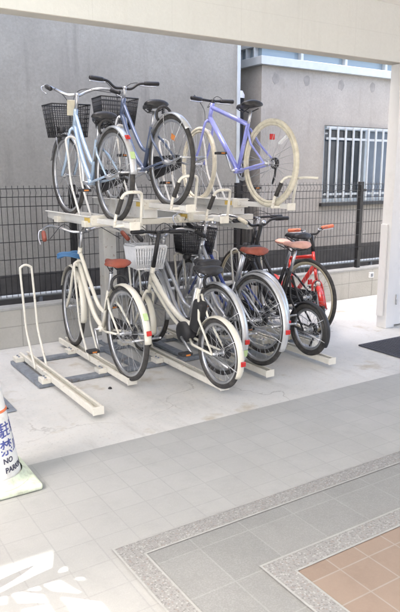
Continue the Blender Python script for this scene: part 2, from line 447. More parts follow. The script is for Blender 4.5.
BX, BYY = 5.078, 6.5
t = thing('beige_building', 'beige rendered building with barred window and aluminium fascia behind the fence', 'building')
WX0, WX1, WZ0, WZ1 = 6.16, 7.86, 1.10, 2.13
w = MB()
w.bb(BX, WX0, BYY, 11, PZ, 2.80); w.bb(WX1, 12, BYY, 11, PZ, 2.80)
w.bb(WX0+.0005, WX1-.0005, BYY, 11, WZ1, 2.80); w.bb(WX0+.0005, WX1-.0005, BYY, 11, PZ, WZ0)
w.bb(WX0+.0005, WX1-.0005, BYY+.3, 10.9, WZ0, WZ1)
w.build('wall', M['beige'], t)
MB().bb(BX-.01, 12, BYY-.015, 11.01, -.01, PZ-.002).build('shade_plinth', M['shade_plinth'], t)
p = MB().bb(BX-.06, 12, BYY-.07, 11, 2.802, 2.90).build('fascia', M['aluwhite'], t, .004)
MB().bb(BX+.02, 12, BYY+.03, 11, 2.902, 3.02).build('glazing', M['frost'], t)
MB().bb(BX-.05, 12, BYY-.05, 11, 3.022, 3.06).build('coping', M['aluwhite'], t, .004)
MB().bb(-.5+BX+.5, 12, BYY+.1, 10.8, 3.06, 3.9).build('upper_wall', M['beige'], t)
for k in range(9): MB().bb(BX+.6+k*.78, BX+.64+k*.78, BYY-.035, BYY+.028, 2.902, 3.02).build('mullion', M['aluwhite'], p)
for k in range(7): MB().bb(BX-.045, BX+.018, BYY+.10+k*.16, BYY+.12+k*.16, 2.902, 3.02).build('mullion', M['aluwhite'], p)
for x, z in ((5.30, 2.66), (5.82, 2.67), (6.43, 2.66), (7.04, 2.67)):
    pl = []
    for yy in (BYY-.002, BYY+.002):
        pl.append([Vector((x+.055*(1+.18*math.sin(q*2.3+x*5))*math.cos(q*.6283), yy, z+.068*(1+.15*math.cos(q*3.1+x*3))*math.sin(q*.6283))) for q in range(10)])
    MB().loft(pl, smooth=False).build('mortar_plug', M['plug'], t)
wn = MB().bb(WX0, WX1, BYY+.10, BYY+.11, WZ0, WZ1).build('window', M['glass'], t)
MB().bb(WX0+.86, WX1-.04, BYY+.066, BYY+.072, WZ0+.04, WZ1-.04).build('sash_pane', M['frost2'], wn)
fr = MB()
for x in (WX0, WX0+.83, WX1-.05): fr.bb(x, x+.05, BYY+.04, BYY+.098, WZ0, WZ1)
for z in (WZ0, WZ1-.05): fr.bb(WX0+.05, WX1-.05, BYY+.045, BYY+.096, z, z+.05)
fr.build('frame', M['alu'], wn, .003)
MB().bb(WX0-.05, WX1+.05, BYY-.05, BYY+.035, WZ0-.045, WZ0-.003).build('sill', M['black'], wn)
gr = MB(); k = 0; x = WX0+.03
while x < WX1: gr.bb(x, x+.026, BYY-.075, BYY-.055, WZ0+.02, WZ1-.02); x += .148
for z in (WZ0+.10, WZ1-.19, WZ1-.045): gr.bb(WX0, WX1, BYY-.054, BYY-.036, z, z+.03)
for x in (WX0+.01, WX1-.03):
    for z in (WZ0+.10, WZ1-.12): gr.bb(x, x+.02, BYY-.036, BYY, z, z+.02)
gr.build('window_bars', M['aluwhite'], wn, .002)

# unseen block added at left to stop the sun; street building behind the camera
t = thing('sun_blocker', 'unseen tall block added left of the shelter to keep the sun off', 'building')
MB().bb(-9, -3.2, 2.50, 14, -.01, 15).build('wall', M['beige'], t)
MB().bb(-9.05, -3.15, 2.45, 14.05, 15, 15.2).build('coping', M['aluwhite'], t)
t = thing('street_building', 'plain pale building across the street behind the viewer', 'building')
MB().bb(-20, 20, -22, -16, -.01, 7).build('wall', M['beige'], t)

# ------------------------------------------------------------------ bicycle racks
def chan(mb, x, y0, y1, z, w, h, th=.006):
    mb.bb(x-w/2, x+w/2, y0, y1, z, z+th)
    mb.bb(x-w/2, x-w/2+th, y0, y1, z+th, z+h); mb.bb(x+w/2-th, x+w/2, y0, y1, z+th, z+h)
    mb.bb(x-w/2+th, x-w/2+th+.012, y0, y1, z+h-th, z+h); mb.bb(x+w/2-th-.012, x+w/2-th, y0, y1, z+h-th, z+h)

def wheel_loop(x, y0, z0, hgt, m, parent, hw=.045):
    p = [(x-hw, y0, z0), (x-hw, y0+.09, z0+.13), (x-hw, y0+.17, z0+.27), (x-hw, y0+.2, z0+.45), (x-hw, y0+.24, z0+hgt-.05)]
    top = [(x-hw*.8, y0+.245, z0+hgt-.015), (x, y0+.25, z0+hgt), (x+hw*.8, y0+.245, z0+hgt-.015)]
    q = [(x+hw, a[1], a[2]) for a in reversed(p)]
    MB().tube(spline(p+top+q, 4), .009, 8).build('wheel_loop', m, parent)

def lower_rail(x, y0, y1, label):
    t = thing('floor_rack_rail', label, 'bike rack', (x, y0, 0), group='cream floor rails of the two tier bike rack')
    c = MB(); L = y1-y0
    chan(c, 0, 0, L, .035, .075, .042); c.build('channel', M['cream'], t, .002)
    for yy in (4.24, 4.86):
        if y0 < yy < y1:
            for q in (-.02, .02): MB().lathe([(.0, .008), (.008, .008), (.009, 0)], (-.072, yy-y0+q, .0685), 6).build('bolt', M['galv'], t)
    MB().bb(-.0385, .0385, -.006, 0, .028, .082).build('end_cap', M['cream'], t, .003)
    for yy in (4.24, 4.86):
        if y0 < yy < y1: MB().bb(-.105, -.039, yy-y0-.045, yy-y0+.045, .031, .068).build('bracket', M['cream'], t, .004)
    wheel_loop(0, max(.3, 4.52-y0), .05, .76, M['cream'], t)
    return t
lower_rail(1.47, 3.46, 4.95, 'empty leftmost cream floor rail with its bare wheel loop')
lower_rail(1.905, 3.86, 5.22, 'cream floor rail under the cream bicycle with brown saddle')
lower_rail(2.39, 3.41, 5.0, 'cream floor rail under the small wheeled cream bicycle')
lower_rail(2.84, 3.47, 5.1, 'cream floor rail under the silver fendered bicycle with black basket')
lower_rail(3.20, 3.84, 5.1, 'short cream floor rail between the silver bicycle and the black folding one')
lower_rail(3.445, 3.45, 5.0, 'rightmost cream floor rail under the black folding bicycle, running out to the open floor')

t = thing('floor_rack_plinth', 'dark galvanised base frame bolted to the concrete under the floor rails', 'rack frame')
for y in (4.24, 4.86):
    MB().bb(1.42, 3.95, y-.035, y+.035, .003, .030).build('cross_bar', M['galv'], t, .004)
for x in (1.385, 2.16, 2.62, 3.98):
    MB().bb(x-.04, x+.035, 4.20, 4.90, .004, .032).build('side_bar', M['galv'], t, .004)
t = thing('rack_support', 'cream steel posts and beams carrying the upper bicycle trays', 'rack frame')
for x in (2.30, 3.36):
    MB().bb(x-.06, x+.06, 5.03, 5.13, .012, 1.10).build('post', M['creamw'], t, .004)
    MB().bb(x-.1, x+.1, 4.98, 5.18, .0, .012).build('foot_plate', M['galv'], t, .003)
    MB().bb(x-.03, x+.03, 4.42, 5.026, 1.02, 1.098).build('arm', M['creamw'], t, .003)
MB().bb(1.84, 3.46, 5.04, 5.12, 1.101, 1.15).build('beam', M['cream'], t, .004)
MB().bb(1.84, 3.42, 4.46, 4.53, 1.101, 1.148).build('beam', M['cream'], t, .004)

def upper_tray(x, z, yend, label, handle=False):
    t = thing('upper_rack_tray', label, 'bike rack', (x, yend, z), group='cream upper trays of the two tier bike rack')
    f0 = 4.42-yend; f1 = 5.36-yend
    c = MB(); w = .15
    c.bb(-w/2, w/2, f0, f1, -.045, -.035)
    for s in (-1, 1):
        c.bb(s*w/2-.004, s*w/2+.004, f0, f1, -.035, .012)
        c.bb(s*(w/2+.012)-.012, s*(w/2+.012)+.012, f0, f1, .0125, .02)
    c.bb(-.06, .06, f0+.02, f1-.05, 1.15-z+.0012 if z > 1.2 else -.055, -.046)
    fx = c.build('fixed_tray', M['creamw'], t, .002)
    MB().bb(-w/2-.002, w/2+.002, f0-.012, f0-.001, -.05, .026).build('end_plate', M['cream'], t, .003)
    MB().bb(-.083, -.0795, f0+.01, f0+.11, -.028, .006).build('sticker', M['yellow'], t)
    sl = MB(); chan(sl, 0, 0, 1.05+4.0-yend, -.033, .07, .036); sl.build('slide_channel', M['creamw'], t, .002)
    MB().bb(-.04, .04, -.012, -.001, -.045, .012).build('slide_end', M['cream'], t, .004)
    # trapezoid hoop at the near end with a rubber strip on one leg
    hp = [(-.10, .10, -.02), (-.095, .08, .06), (-.075, .03, .17), (-.05, .0, .205), (0, -.02, .21), (.05, 0, .205), (.075, .03, .17), (.095, .08, .06), (.10, .10, -.02)]
    h = MB().tube(spline(hp, 4), .011, 8); h.tube([(-.11, .10, -.02), (.11, .10, -.02)], .011, 8)
    hh = h.build('rear_hoop', M['cream'], t)
    MB().tube([(-.093, .07, .065), (-.075, .03, .165)], .0165, 8).build('rubber_strip', M['rubber'], hh)
    if handle: MB().tube(spline([(.06, .0, .20), (.11, -.06, .205), (.16, -.12, .20)], 4), .010, 8).build('pull_handle', M['cream'], t)
    wheel_loop(0, 4.70-yend, 0, .62, M['creamw'], t)
upper_tray(1.95, 1.165, 3.86, 'low upper tray at the left end under the pale blue bicycle')
upper_tray(2.39, 1.27, 3.85, 'raised upper tray under the dark blue bicycle')
upper_tray(2.80, 1.165, 4.02, 'empty upper tray between the dark blue and the lavender bicycle')
upper_tray(3.245, 1.262, 3.76, 'raised upper tray under the lavender bicycle with cream tyres', True)

# ------------------------------------------------------------------ bicycles
def wheel(parent, R, y, m_tyre, m_rim, tw=.017, tf=None, spokes=28, rimh=.018, hubm=None):
    c = (0, y, R)
    n = 10
    prof = [(tw*math.cos(2*math.pi*k/n), tw*math.sin(2*math.pi*k/n)) for k in range(n)]
    w = MB().ring(R-tw, prof, 56, tf, c).build('wheel', m_tyre, parent)
    r0 = R-2*tw
    rim = MB().ring(r0, [(-.011, .004), (.011, .004), (.011, -rimh*.6), (.004, -rimh), (-.004, -rimh), (-.011, -rimh*.6)], 56, tf, c)
    rim.build('rim', m_rim, w)
    hub = MB().tube([(-.055, y, R), (.055, y, R)], .012, 10, tf=tf)
    for x in (-.028, .028): hub.ring(.0, [(x-.002, .003), (x+.002, .003), (x+.002, .024), (x-.002, .024)], 16, tf, c)
    hub.build('hub', hubm or M['silver'], w)
    sp = MB()
    for k in range(spokes):
        a = 2*math.pi*k/spokes; side = 1 if k % 2 else -1
        off = (1 if (k//2) % 2 else -1)*.9
        ra = r0-rimh
        p0 = Vector((0, y+ra*math.cos(a), R+ra*math.sin(a)))
        p1 = Vector((side*.028, y+.022*math.cos(a+off), R+.022*math.sin(a+off)))
        sp.tube([p0, p1], .0013, 3, tf=tf, cap=False)
    sp.build('spokes', M['dullsteel'], w)
    return w

def fender(parent, R, y, m, a0, a1, tf=None, off=.016, w=.027, stay=True, name='fender'):
    n = 30; rings = []
    mb = MB(); k = 7; vs = []; 
    for i in range(n+1):
        a = R_(a0+(a1-a0)*i/n)
        for lay, dr in ((0, 0), (1, -.0025)):
            for j in range(k):
                u = -1+2*j/(k-1); x = w*u*(1 if lay == 0 else .97); rr = R+off+dr-.012*u*u
                vs.append(Vector((x, y+rr*math.cos(a), R+rr*math.sin(a))))
    fs = []
    K = 2*k
    idx = list(range(k))+list(range(2*k-1, k-1, -1))
    for i in range(n):
        for j in range(K):
            a, b = idx[j], idx[(j+1) % K]
            fs.append((i*K+a, i*K+b, (i+1)*K+b, (i+1)*K+a))
    fs.append(tuple(idx[::-1])); fs.append(tuple(n*K+q for q in idx))
    mb.add(vs, fs, True, tf); o = mb.build(name, m, parent)
    if stay:
        st = MB()
        for aa in (a1-12, a1-60):
            a = R_(aa)
            for s in (-1, 1):
                st.tube([(s*.045, y, R), (s*w*.95, y+(R+off-.01)*math.cos(a), R+(R+off-.01)*math.sin(a))], .0028, 5, tf=tf)
        st.build('fender_stay', M['dullsteel'], o)
    return o

def saddle(parent, y, z, m, springs=True, L=.26, W=.10, tilt=0):
    rings = []
    for t_, w, h, dz in ((-.5, .35, .020, -.012), (-.46, .78, .030, 0), (-.36, 1, .034, .004), (-.2, .92, .034, .0), (0, .5, .03, -.006), (.2, .27, .026, -.006), (.42, .2, .022, -.004), (.5, .10, .012, -.010)):
        r = []
        for j in range(14):
            a = 2*math.pi*j/14; cx = math.cos(a); sz = math.sin(a)
            r.append(Vector((W*w*cx, y+t_*L, z+dz+tilt*t_*L+h*(sz if sz > 0 else sz*(.35+.5*abs(cx))))))
        rings.append(r)
    s = MB().loft(rings).build('saddle', m, parent)
    u = MB()
    for x in (-.03, .03): u.tube([(x*1.6, y-.10, z-.03), (x, y, z-.055), (x*.5, y+.10, z-.02)], .0045, 6)
    if springs:
        for x in (-.055, .055):
            pts = [(x+.013*math.cos(a*1.2), y-.085+.013*math.sin(a*1.2), z-.065+a*.0022) for a in range(0, 22)]
            u.tube(pts, .003, 5)
    u.build('saddle_spring', M['blackplastic'], s)

def basket(parent, y, z, w, d, h, m, tf, dense=.022, plastic=False, taper=.82):
    mb = MB()
    def rect(k, n=1):
        q = taper+(1-taper)*k
        return [(-w/2*q, y-d/2*q, z+h*k), (w/2*q, y-d/2*q, z+h*k), (w/2*q, y+d/2*q, z+h*k), (-w/2*q, y+d/2*q, z+h*k)]
    r = .0028 if not plastic else .004
    nl = 7 if not plastic else 5
    for i in range(nl+1):
        k = i/nl
        mb.tube(rect(k), r*(2 if i in (0, nl) else 1), 4 if 0 < i < nl else 6, closed=True, tf=tf)
    b = rect(0); t_ = rect(1)
    for e in range(4):
        n = max(3, int((w if e % 2 == 0 else d)/dense))
        for i in range(n):
            f = i/n
            p0 = Vector(b[e]).lerp(Vector(b[(e+1) % 4]), f); p1 = Vector(t_[e]).lerp(Vector(t_[(e+1) % 4]), f)
            mb.tube([p0, p1], r*(1.9 if plastic else 1), 4, tf=tf)
    n = int(w/dense)
    for i in range(1, n):
        f = i/n
        mb.tube([Vector(b[0]).lerp(Vector(b[1]), f), Vector(b[3]).lerp(Vector(b[2]), f)], r, 4, tf=tf)
    o = mb.build('basket', m, parent)
    if plastic:
        s = MB()
        for (kk, th) in ((.92, .05), (.05, .05)):
            q = [Vector(v) for v in rect(kk)]; q2 = [v+Vector((0, 0, th*.6)) for v in q]
            s.add(q+q2, [(0, 1, 5, 4), (1, 2, 6, 5), (2, 3, 7, 6), (3, 0, 4, 7)], False, tf)
        s.build('basket_rim', m, o)
    return o

def bike(label, loc, yaw, lean=0., R=.335, wb=1.08, frame='step', fm=None, tyre='rubber', rim='silver', fend=None, bask=None,
         bar='north', barm='chrome', bw=1., drop=0., grip='black', sad='blacksad', bar_h=1.0, sad_h=.84, sad_y=.20, steer=0., group='bicycles parked in the two tier rack',
         refl=None, sticker=None, case=True, light=True, stem=None, battery=False, tag_=False, tw=.018, stand=True, lock=False, cable=False, name='bicycle',
         fa1=208, ra=182, stk=196, spoke_refl=False, bask_kw=None, fork_m=None, bell=False, derail=False, rimh=.018, bottle=False, crank_a=40):
    t = thing(name, label, 'bicycle', loc, (0, lean, yaw), group)
    F = M[fm]; FK = M[fork_m] if fork_m else F
    ca, sa = math.cos(R_(70)), math.sin(R_(70)); u = Vector((0, -ca, sa))
    def ax(z): return Vector((0, wb-.05-(z-R)*ca/sa, z))
    zc = max(2*R+.035, .54) if frame != 'fold' else 2*R+.035
    hb = ax(max(zc, .60)); ht = hb+u*(.15 if frame != 'fold' else .13)
    org = ax(R); rot = Matrix.Rotation(steer, 3, u)
    tf = lambda p: org+rot @ (p-org)
    bbp = Vector((0, .43 if R > .3 else .38, .285)); sc_top = Vector((0, bbp.y-.135, .66 if frame != 'step' else .60))
    ax0 = Vector((0, 0, R))
    # frame
    f = MB()
    f.tube([hb-u*.01, ht+u*.01], .0185, 12)
    if frame == 'step':
        f.tube(spline([hb+u*.03, (0, wb*.66, .50), (0, wb*.54, .36), bbp], 5), .0185, 10)
        f.tube(spline([ht-u*.03, (0, wb*.62, .62), (0, wb*.47, .46), bbp+(sc_top-bbp)*.42], 5), .0155, 10)
    elif frame == 'diamond':
        f.tube([hb+u*.03, bbp], .0225, 12); f.tube([ht-u*.03, sc_top-Vector((0, 0, .01))], .0185, 12)
    else:
        f.tube(spline([ht-u*.05, (0, wb*.62, .50), (0, .50, .40), bbp+Vector((0, -.03, .09))], 4), .0215, 12)
        f.tube(spline([hb+u*.01, (0, wb*.60, .42), (0, .52, .34), bbp], 4), .014, 10)
    f.tube([bbp, sc_top], .0165, 10)
    f.tube([bbp-Vector((.035, 0, 0)), bbp+Vector((.035, 0, 0))], .023, 12)
    for s in (-1, 1):
        f.tube([bbp+Vector((s*.015, -.03, -.005)), Vector((s*.045, .26, R*.5+.13)), Vector((s*.058, 0, R))], [.011, .010, .008], 8)
        f.tube([sc_top+Vector((s*.012, -.01, -.04)), Vector((s*.045, bbp.y*.45, R*.5+.32)) if R > .3 else Vector((s*.04, bbp.y*.5, .45)), Vector((s*.058, 0, R))], [.009, .009, .007], 8)
    fo = f.build('frame', F, t)
    # fork + steerer
    k = MB()
    crown = ax(2*R+.03)
    for s in (-1, 1):
        k.tube(spline([tuple(crown+Vector((s*.02, 0, .01))), tuple(crown+Vector((s*.043, .005, -.03))), tuple(ax(R+.14)+Vector((s*.05, .0, 0))), (s*.055, wb, R)], 5), .0115, 8, tf=tf)
    k.tube([crown+Vector((-.025, 0, .008)), crown+Vector((.025, 0, .008))], .014, 8, tf=tf)
    if (hb-crown).length > .05: k.tube([crown, hb], .016, 10, tf=tf)
    k.build('fork', FK, t)
    st_top = ax(bar_h)
    sb = MB().tube([ht, st_top], .0135 if not stem else .017, 10, tf=tf).tube([st_top+Vector((0, -.012, 0)), st_top+Vector((0, .045, .005))], .013, 8, tf=tf)
    sb.build('stem', M[stem or 'silver'], t)
    c0 = st_top+Vector((0, .045, .005))
    if bar == 'north':
        side = [(.0, 0, 0), (.05, .03, .0), (.12, .055, .03), (.20, .03, .055), (.26, -.05, .05), (.275, -.13, .03), (.285, -.21, .01)]; gi = -.095
    elif bar == 'flat':
        side = [(0, 0, 0), (.10, 0, .004), (.2, -.015, .006), (.285, -.035, .006)]
    else:
        side = [(0, 0, 0), (.07, 0, .0), (.13, -.01, .04), (.19, -.025, .05), (.29, -.05, .052)]
    side = [(p[0]*bw, p[1], p[2]-drop*(i/(len(side)-1))**2) for i, p in enumerate(side)]
    R1 = [c0+Vector(p) for p in side]; L1 = [c0+Vector((-p[0], p[1], p[2])) for p in side]
    hbm = MB().tube(spline([tuple(p) for p in reversed(L1)]+[tuple(p) for p in R1[1:]], 5), .0112, 8, tf=tf)
    hb_o = hbm.build('handlebar', M[barm], t)
    for S in (R1, L1):
        d = (S[-1]-S[-2]).normalized()
        MB().tube([S[-1]-d*.115, S[-1]-d*.10, S[-1]+d*.005, S[-1]+d*.012], [.015, .0175, .0175, .012], 10, tf=tf).build('grip', M[grip], hb_o)
        s = 1 if S is R1 else -1
        b0 = S[-1]-d*.15
        lev = MB().tube(spline([tuple(b0), tuple(b0+Vector((0, .035, -.012))), tuple(b0+d*.06+Vector((0, .045, -.018))), tuple(b0+d*.13+Vector((s*.02, .03, -.02)))], 4) if bar != 'north' else
                       spline([tuple(b0), tuple(b0+Vector((s*.03, .0, -.01))), tuple(b0+d*.06+Vector((s*.04, 0, -.03))), tuple(b0+d*.14+Vector((s*.03, 0, -.04)))], 4), .0048, 6, tf=tf)
        lev.build('brake_lever', M['silver' if barm != 'black' else 'silver'], hb_o)
    cb = MB()
    cb.tube(spline([tuple(R1[-1]-Vector((.05, -.04, 0))), tuple(c0+Vector((.12, .13, .06))), tuple(c0+Vector((.03, .12, -.04))), tuple(ht+Vector((.02, .03, 0)))], 5), .003, 5, tf=tf)
    cb.tube(spline([tuple(L1[-1]-Vector((-.05, -.04, 0))), tuple(c0+Vector((-.10, .12, .05))), tuple(c0+Vector((-.01, .11, -.06))), tuple(crown+Vector((-.02, .04, 0)))], 5), .003, 5, tf=tf)
    cb.build('brake_cable', M['blackplastic'], t)
    if bell:
        MB().lathe([(0, .028), (.015, .025), (.024, .012), (.026, 0), (.0, 0)], tuple(c0+Vector((.06, .0, .012))), 14, tf=tf).build('bell', M['chrome'], hb_o)
    # wheels
    wheel(t, R, 0, M[tyre], M[rim], tw, None, 28, rimh)
    wheel(t, R, wb, M[tyre], M[rim], tw, tf, 28, rimh)
    if fend:
        rf = fender(t, R, 0, M[fend], 18, fa1)
        fender(t, R, wb, M[fend], 22, 192, tf)
        if refl:
            a = R_(ra)
            MB().box((0, (R+.026)*math.cos(a), R+(R+.026)*math.sin(a)), (.036, .034, .012), rx=a-math.pi/2).build('reflector', M[refl], rf, .004)
        if sticker:
            a = R_(stk)
            MB().box((0, (R+.0185)*math.cos(a), R+(R+.0185)*math.sin(a)), (.034, .05, .005), rx=a-math.pi/2).build('sticker', M[sticker], rf, .002)
    # saddle
    sp = sc_top + (sc_top-bbp).normalized()*(sad_h-.05-sc_top.z)*1.02
    MB().tube([sc_top-Vector((0, -.01, .04)), (0, sp.y, sad_h-.045)], .0125, 10).build('seat_post', M['silver'], t)
    saddle(t, sp.y-.03+(sad_y-.20), sad_h, M[sad], frame == 'step')
    # crank
    ca_ = R_(crank_a)
    cr = MB()
    dv = Vector((0, math.cos(ca_), math.sin(ca_)))*.165
    cr.tube([bbp+Vector((-.065, 0, 0)), bbp+Vector((-.07, 0, 0))+dv], [.011, .008], 6)
    cr.tube([bbp+Vector((.065, 0, 0)), bbp+Vector((.07, 0, 0))-dv], [.011, .008], 6)
    cr.tube([bbp-Vector((.07, 0, 0)), bbp+Vector((.07, 0, 0))], .009, 8)
    cr.ring(.0, [(.045, .055), (.049, .055), (.049, .085), (.045, .085)], 32, None, tuple(bbp))
    for kk in range(5):
        a = kk*2*math.pi/5; cr.tube([bbp+Vector((.047, 0, 0)), bbp+Vector((.047, .07*math.cos(a), .07*math.sin(a)))], .005, 5)
    co = cr.build('crank', M['silver'], t)
    for s, dd in ((-1, dv), (1, -dv)):
        pc = bbp+Vector((s*.12, 0, 0))+dd
        MB().box(tuple(pc), (.085, .07, .022)).build('pedal', M['blackplastic'], co, .005)
        MB().box(tuple(pc+Vector((0, -.037, 0))), (.034, .004, .010)).box(tuple(pc+Vector((0, .037, 0))), (.034, .004, .010)).build('pedal_reflector', M['refo'], co)
    # chain or case
    if case:
        cc = MB(); pts = []
        n = 14; A = (bbp.y, bbp.z, .095); B = (0, R, .05)
        out = []
        for i in range(n+1):
            a = R_(-90)+math.pi*i/n; out.append((A[0]+A[2]*math.cos(a), A[1]+A[2]*math.sin(a)))
        for i in range(n+1):
            a = R_(90)+math.pi*i/n; out.append((B[0]+B[2]*math.cos(a), B[1]+B[2]*math.sin(a)))
        cc.loft([[Vector((x, p, q)) for p, q in out] for x in (.052, .066)], smooth=False).build('chain_case', M['blackplastic'], t, .004)
    else:
        ch = MB(); ch.tube([bbp+Vector((.047, 0, .083)), Vector((.047, 0, R+.035))], .004, 5); ch.tube([bbp+Vector((.047, 0, -.083)), Vector((.047, -.0, R-.035))], .004, 5)
        ch.build('chain', M['dullsteel'], t)
        dr = MB().ring(.0, [(.04, .01), (.055, .01), (.055, .045), (.04, .045)], 20, None, (0, 0, R))
        dr.tube([(.06, 0, R-.02), (.065, .02, R-.10), (.065, .05, R-.16)], .009, 6).build('derailleur', M['black'], t)
    if stand:
        sd = MB()
        if R > .3 and frame == 'step':
            for s in (-1, 1): sd.tube(spline([(s*.07, .0, R), (s*.085, -.12, R-.02), (s*.10, -.26, R+.01), (s*.10, -.33, R+.03)], 3), .0075, 6)
            sd.tube([(-.10, -.31, R+.025), (.10, -.31, R+.025)], .007, 6)
        else:
            sd.tube([(-.05, .08, R-.01), (-.085, -.22, R-.03)], .008, 6)
        sd.build('kickstand', M['silver'], t)
    if lock:
        lk = MB().tube([(.05*math.cos(a)*1.2, .10+0*a, 2*R+.0+.06*math.sin(a)) for a in [R_(x) for x in range(-40, 225, 20)]], .011, 8)
        lk.build('wheel_lock', M['blackplastic'], t)
    if bask:
        kw = dict(w=.37, d=.27, h=.24, dense=.02); kw.update(bask_kw or {})
        by = hb.y+.05+kw['d']/2*.85+kw.get('dy', 0); bz = bar_h-.06-kw['h']+kw.get('dz', 0)
        bo = basket(t, by, bz, kw['w'], kw['d'], kw['h'], M[bask], tf, kw['dense'], kw.get('plastic', False))
        bs = MB(); 
        for s in (-1, 1): bs.tube([(s*.055, wb, R), (s*.09, by+.03, bz)], .004, 6, tf=tf)
        bs.box((0, by-kw['d']*.3, bz-.012), (.12, .10, .012), tf=tf)
        bs.build('basket_support', M['silver'], t)
        if tag_:
            MB().box((.0, by-kw['d']/2-.012, bz+kw['h']-.03), (.085, .012, .12), rx=.15, tf=tf).build('paper_tag', M['paper'], t, .003)
    if light:
        lp = crown+Vector((-.085 if bask else 0, .07, -.0))
        l = MB().tube([lp+Vector((0, -.04, 0)), lp+Vector((0, .02, 0)), lp+Vector((0, .035, 0))], [.022, .030, .026], 12, tf=tf).build('headlight', M['blackplastic'], t)
        MB().tube([lp+Vector((0, .0355, 0)), lp+Vector((0, .04, 0))], .024, 12, tf=tf).build('lens', M['lens'], l)
    if battery:
        MB().box((0, bbp.y-.125, .46), (.075, .10, .24), rx=.28).build('battery', M['blackplastic'], t, .022)
        MB().tube([bbp+Vector((-.06, .02, .03)), bbp+Vector((-.05, .02, .03)), bbp+Vector((.05, .02, .03)), bbp+Vector((.06, .02, .03))], [.055, .078, .078, .055], 24).build('motor', M['blackplastic'], t)
    if cable:
        pts = [(-.07+.10*math.sin(a), ht.y+.05+.05*math.cos(a), ht.z-.07+.014*math.sin(2*a+.4)+.0018*a) for a in [x*.35 for x in range(0, 54)]]
        MB().tube(pts, .009, 8).build('cable_lock', M['skyblue'], t)
    if bottle:
        p = bbp+(sc_top-bbp)*.5
        MB().box((0, -R*.45, R+.17), (.03, .10, .02), rx=R_(-30)).build('rear_lamp', M['white'], t, .004)
    if spoke_refl:
        MB().box((-.012, -.06, R+.17), (.008, .06, .04), rx=.4).build('spoke_reflector', M['refo'], t, .004)
    if refl and not fend:
        MB().box((0, -.02, sc_top.z-.12), (.045, .015, .045)).build('reflector', M[refl], t, .005)
    return t

TZ = .052   # tyre contact height in the floor channels
UP = 'bicycles parked on the upper trays'; LO = 'bicycles parked on the floor rails'
bike('pale blue city bicycle with black basket and paper tag on the upper left tray', (1.99, 4.25, 1.145), R_(-1.5), R=.335, wb=.95, fm='paleblue',
     fend='mud', bask='black', barm='silver', grip='black', bar_h=.96, sad_h=.755, steer=R_(3), bask_kw=dict(w=.33, d=.22, h=.25), fa1=178, ra=134, stk=157, refl='refl', sticker='green', tag_=True, lock=True, group=UP, crank_a=200)
bike('dark blue city bicycle with black saddle and silver rear fender, second on the upper trays', (2.39, 4.12, 1.247), R_(-1), R=.335, wb=1.02, fm='navy', fork_m='silver',
     fend='mud', bask='black', barm='black', bar='riser', grip='black', bar_h=.93, sad_h=.755, refl=None, spoke_refl=True, fa1=140, group=UP, lock=True, bask_kw=dict(dense=.016, w=.33, d=.24), sad_y=.27, steer=R_(-4))
bike('lavender hybrid bicycle with cream tyres and flat handlebar on the upper tray', (3.20, 3.97, 1.235), R_(-.5), R=.34, wb=1.06, frame='diamond', fm='lav',
     tyre='creamtyre', rim='creamtyre', rimh=.018, fend=None, bar='flat', barm='black', grip='black', bar_h=.88, bw=.7, sad_h=.80, sad_y=.29, refl='refl', case=False, light=False, stem='black',
     stand=False, group=UP, tw=.018, bottle=True, steer=R_(-6), crank_a=60)
bike('cream city bicycle with brown saddle and grips in front of the empty floor rail', (1.90, 3.92, TZ), R_(-1.5), R=.34, wb=1.09, fm='creamp', fend='creamp',
     barm='chrome', grip='brown', sad='brown', bar_h=.985, bw=1.15, drop=.05, sad_h=.82, steer=R_(-6), fa1=180, ra=168, stk=150, refl='refl', sticker='green', lock=True, cable=True, case=True, group=LO, bell=True, crank_a=-120)
bike('small wheeled cream electric bicycle with black stem and white plastic basket', (2.35, 3.42, TZ), R_(1), R=.245, wb=1.12, frame='fold', fm='creamp', fend='creamp',
     rim='silver', bask='white', bask_kw=dict(plastic=True, w=.27, d=.22, h=.17, dense=.022, dy=-.04, dz=-.06), bar='flat', bw=.75, steer=R_(-5), barm='black', grip='black', bar_h=1.0, sad_h=.80, stem='black', battery=True, group=LO, refl='refl',
     crank_a=-150)
bike('silver city bicycle with long silver fender right behind the small wheeled cream one', (2.52, 3.68, TZ), R_(-1), R=.335, wb=1.08, fm='silver', fend='mud',
     bask=None, barm='silver', grip='black', sad='blacksad', bar_h=.93, sad_h=.80, refl='refl', sticker='green', group=LO, lock=True, crank_a=160)
bike('silver city bicycle with swept chrome handlebar, black basket and brown saddle', (2.86, 3.66, TZ+.02), R_(-2), R=.345, wb=1.04, fm='silver', fend='mud',
     bask='black', bask_kw=dict(w=.33, d=.22, h=.22, dense=.018), barm='chrome', grip='creamtyre', sad='brown', sad_y=.12, bar_h=1.03, sad_h=.86, steer=R_(-10), refl='refl', group=LO, crank_a=30)
bike('deep blue framed city bicycle squeezed between silver and black bicycles on the floor rails', (3.13, 3.97, TZ), R_(0), R=.335, wb=1.02, fm='bluep', fend='mud',
     bask='silver', bask_kw=dict(w=.32, d=.24, h=.2, dense=.02), barm='silver', grip='blacksad', sad='blacksad', bar_h=.98, sad_h=.84, refl='refl', group=LO, bell=True, crank_a=100)
bike('black folding bicycle with small spoked wheels at the right end of the rack', (3.41, 3.69, TZ), R_(0), R=.215, wb=.98, frame='fold', fm='black', fend='blackplastic',
     bask=None, bar='riser', barm='black', grip='black', sad='pinksad', sad_y=.25, bar_h=1.0, sad_h=.88, stem='black', group=LO, bell=True, case=False, light=True, tw=.024, crank_a=-30)
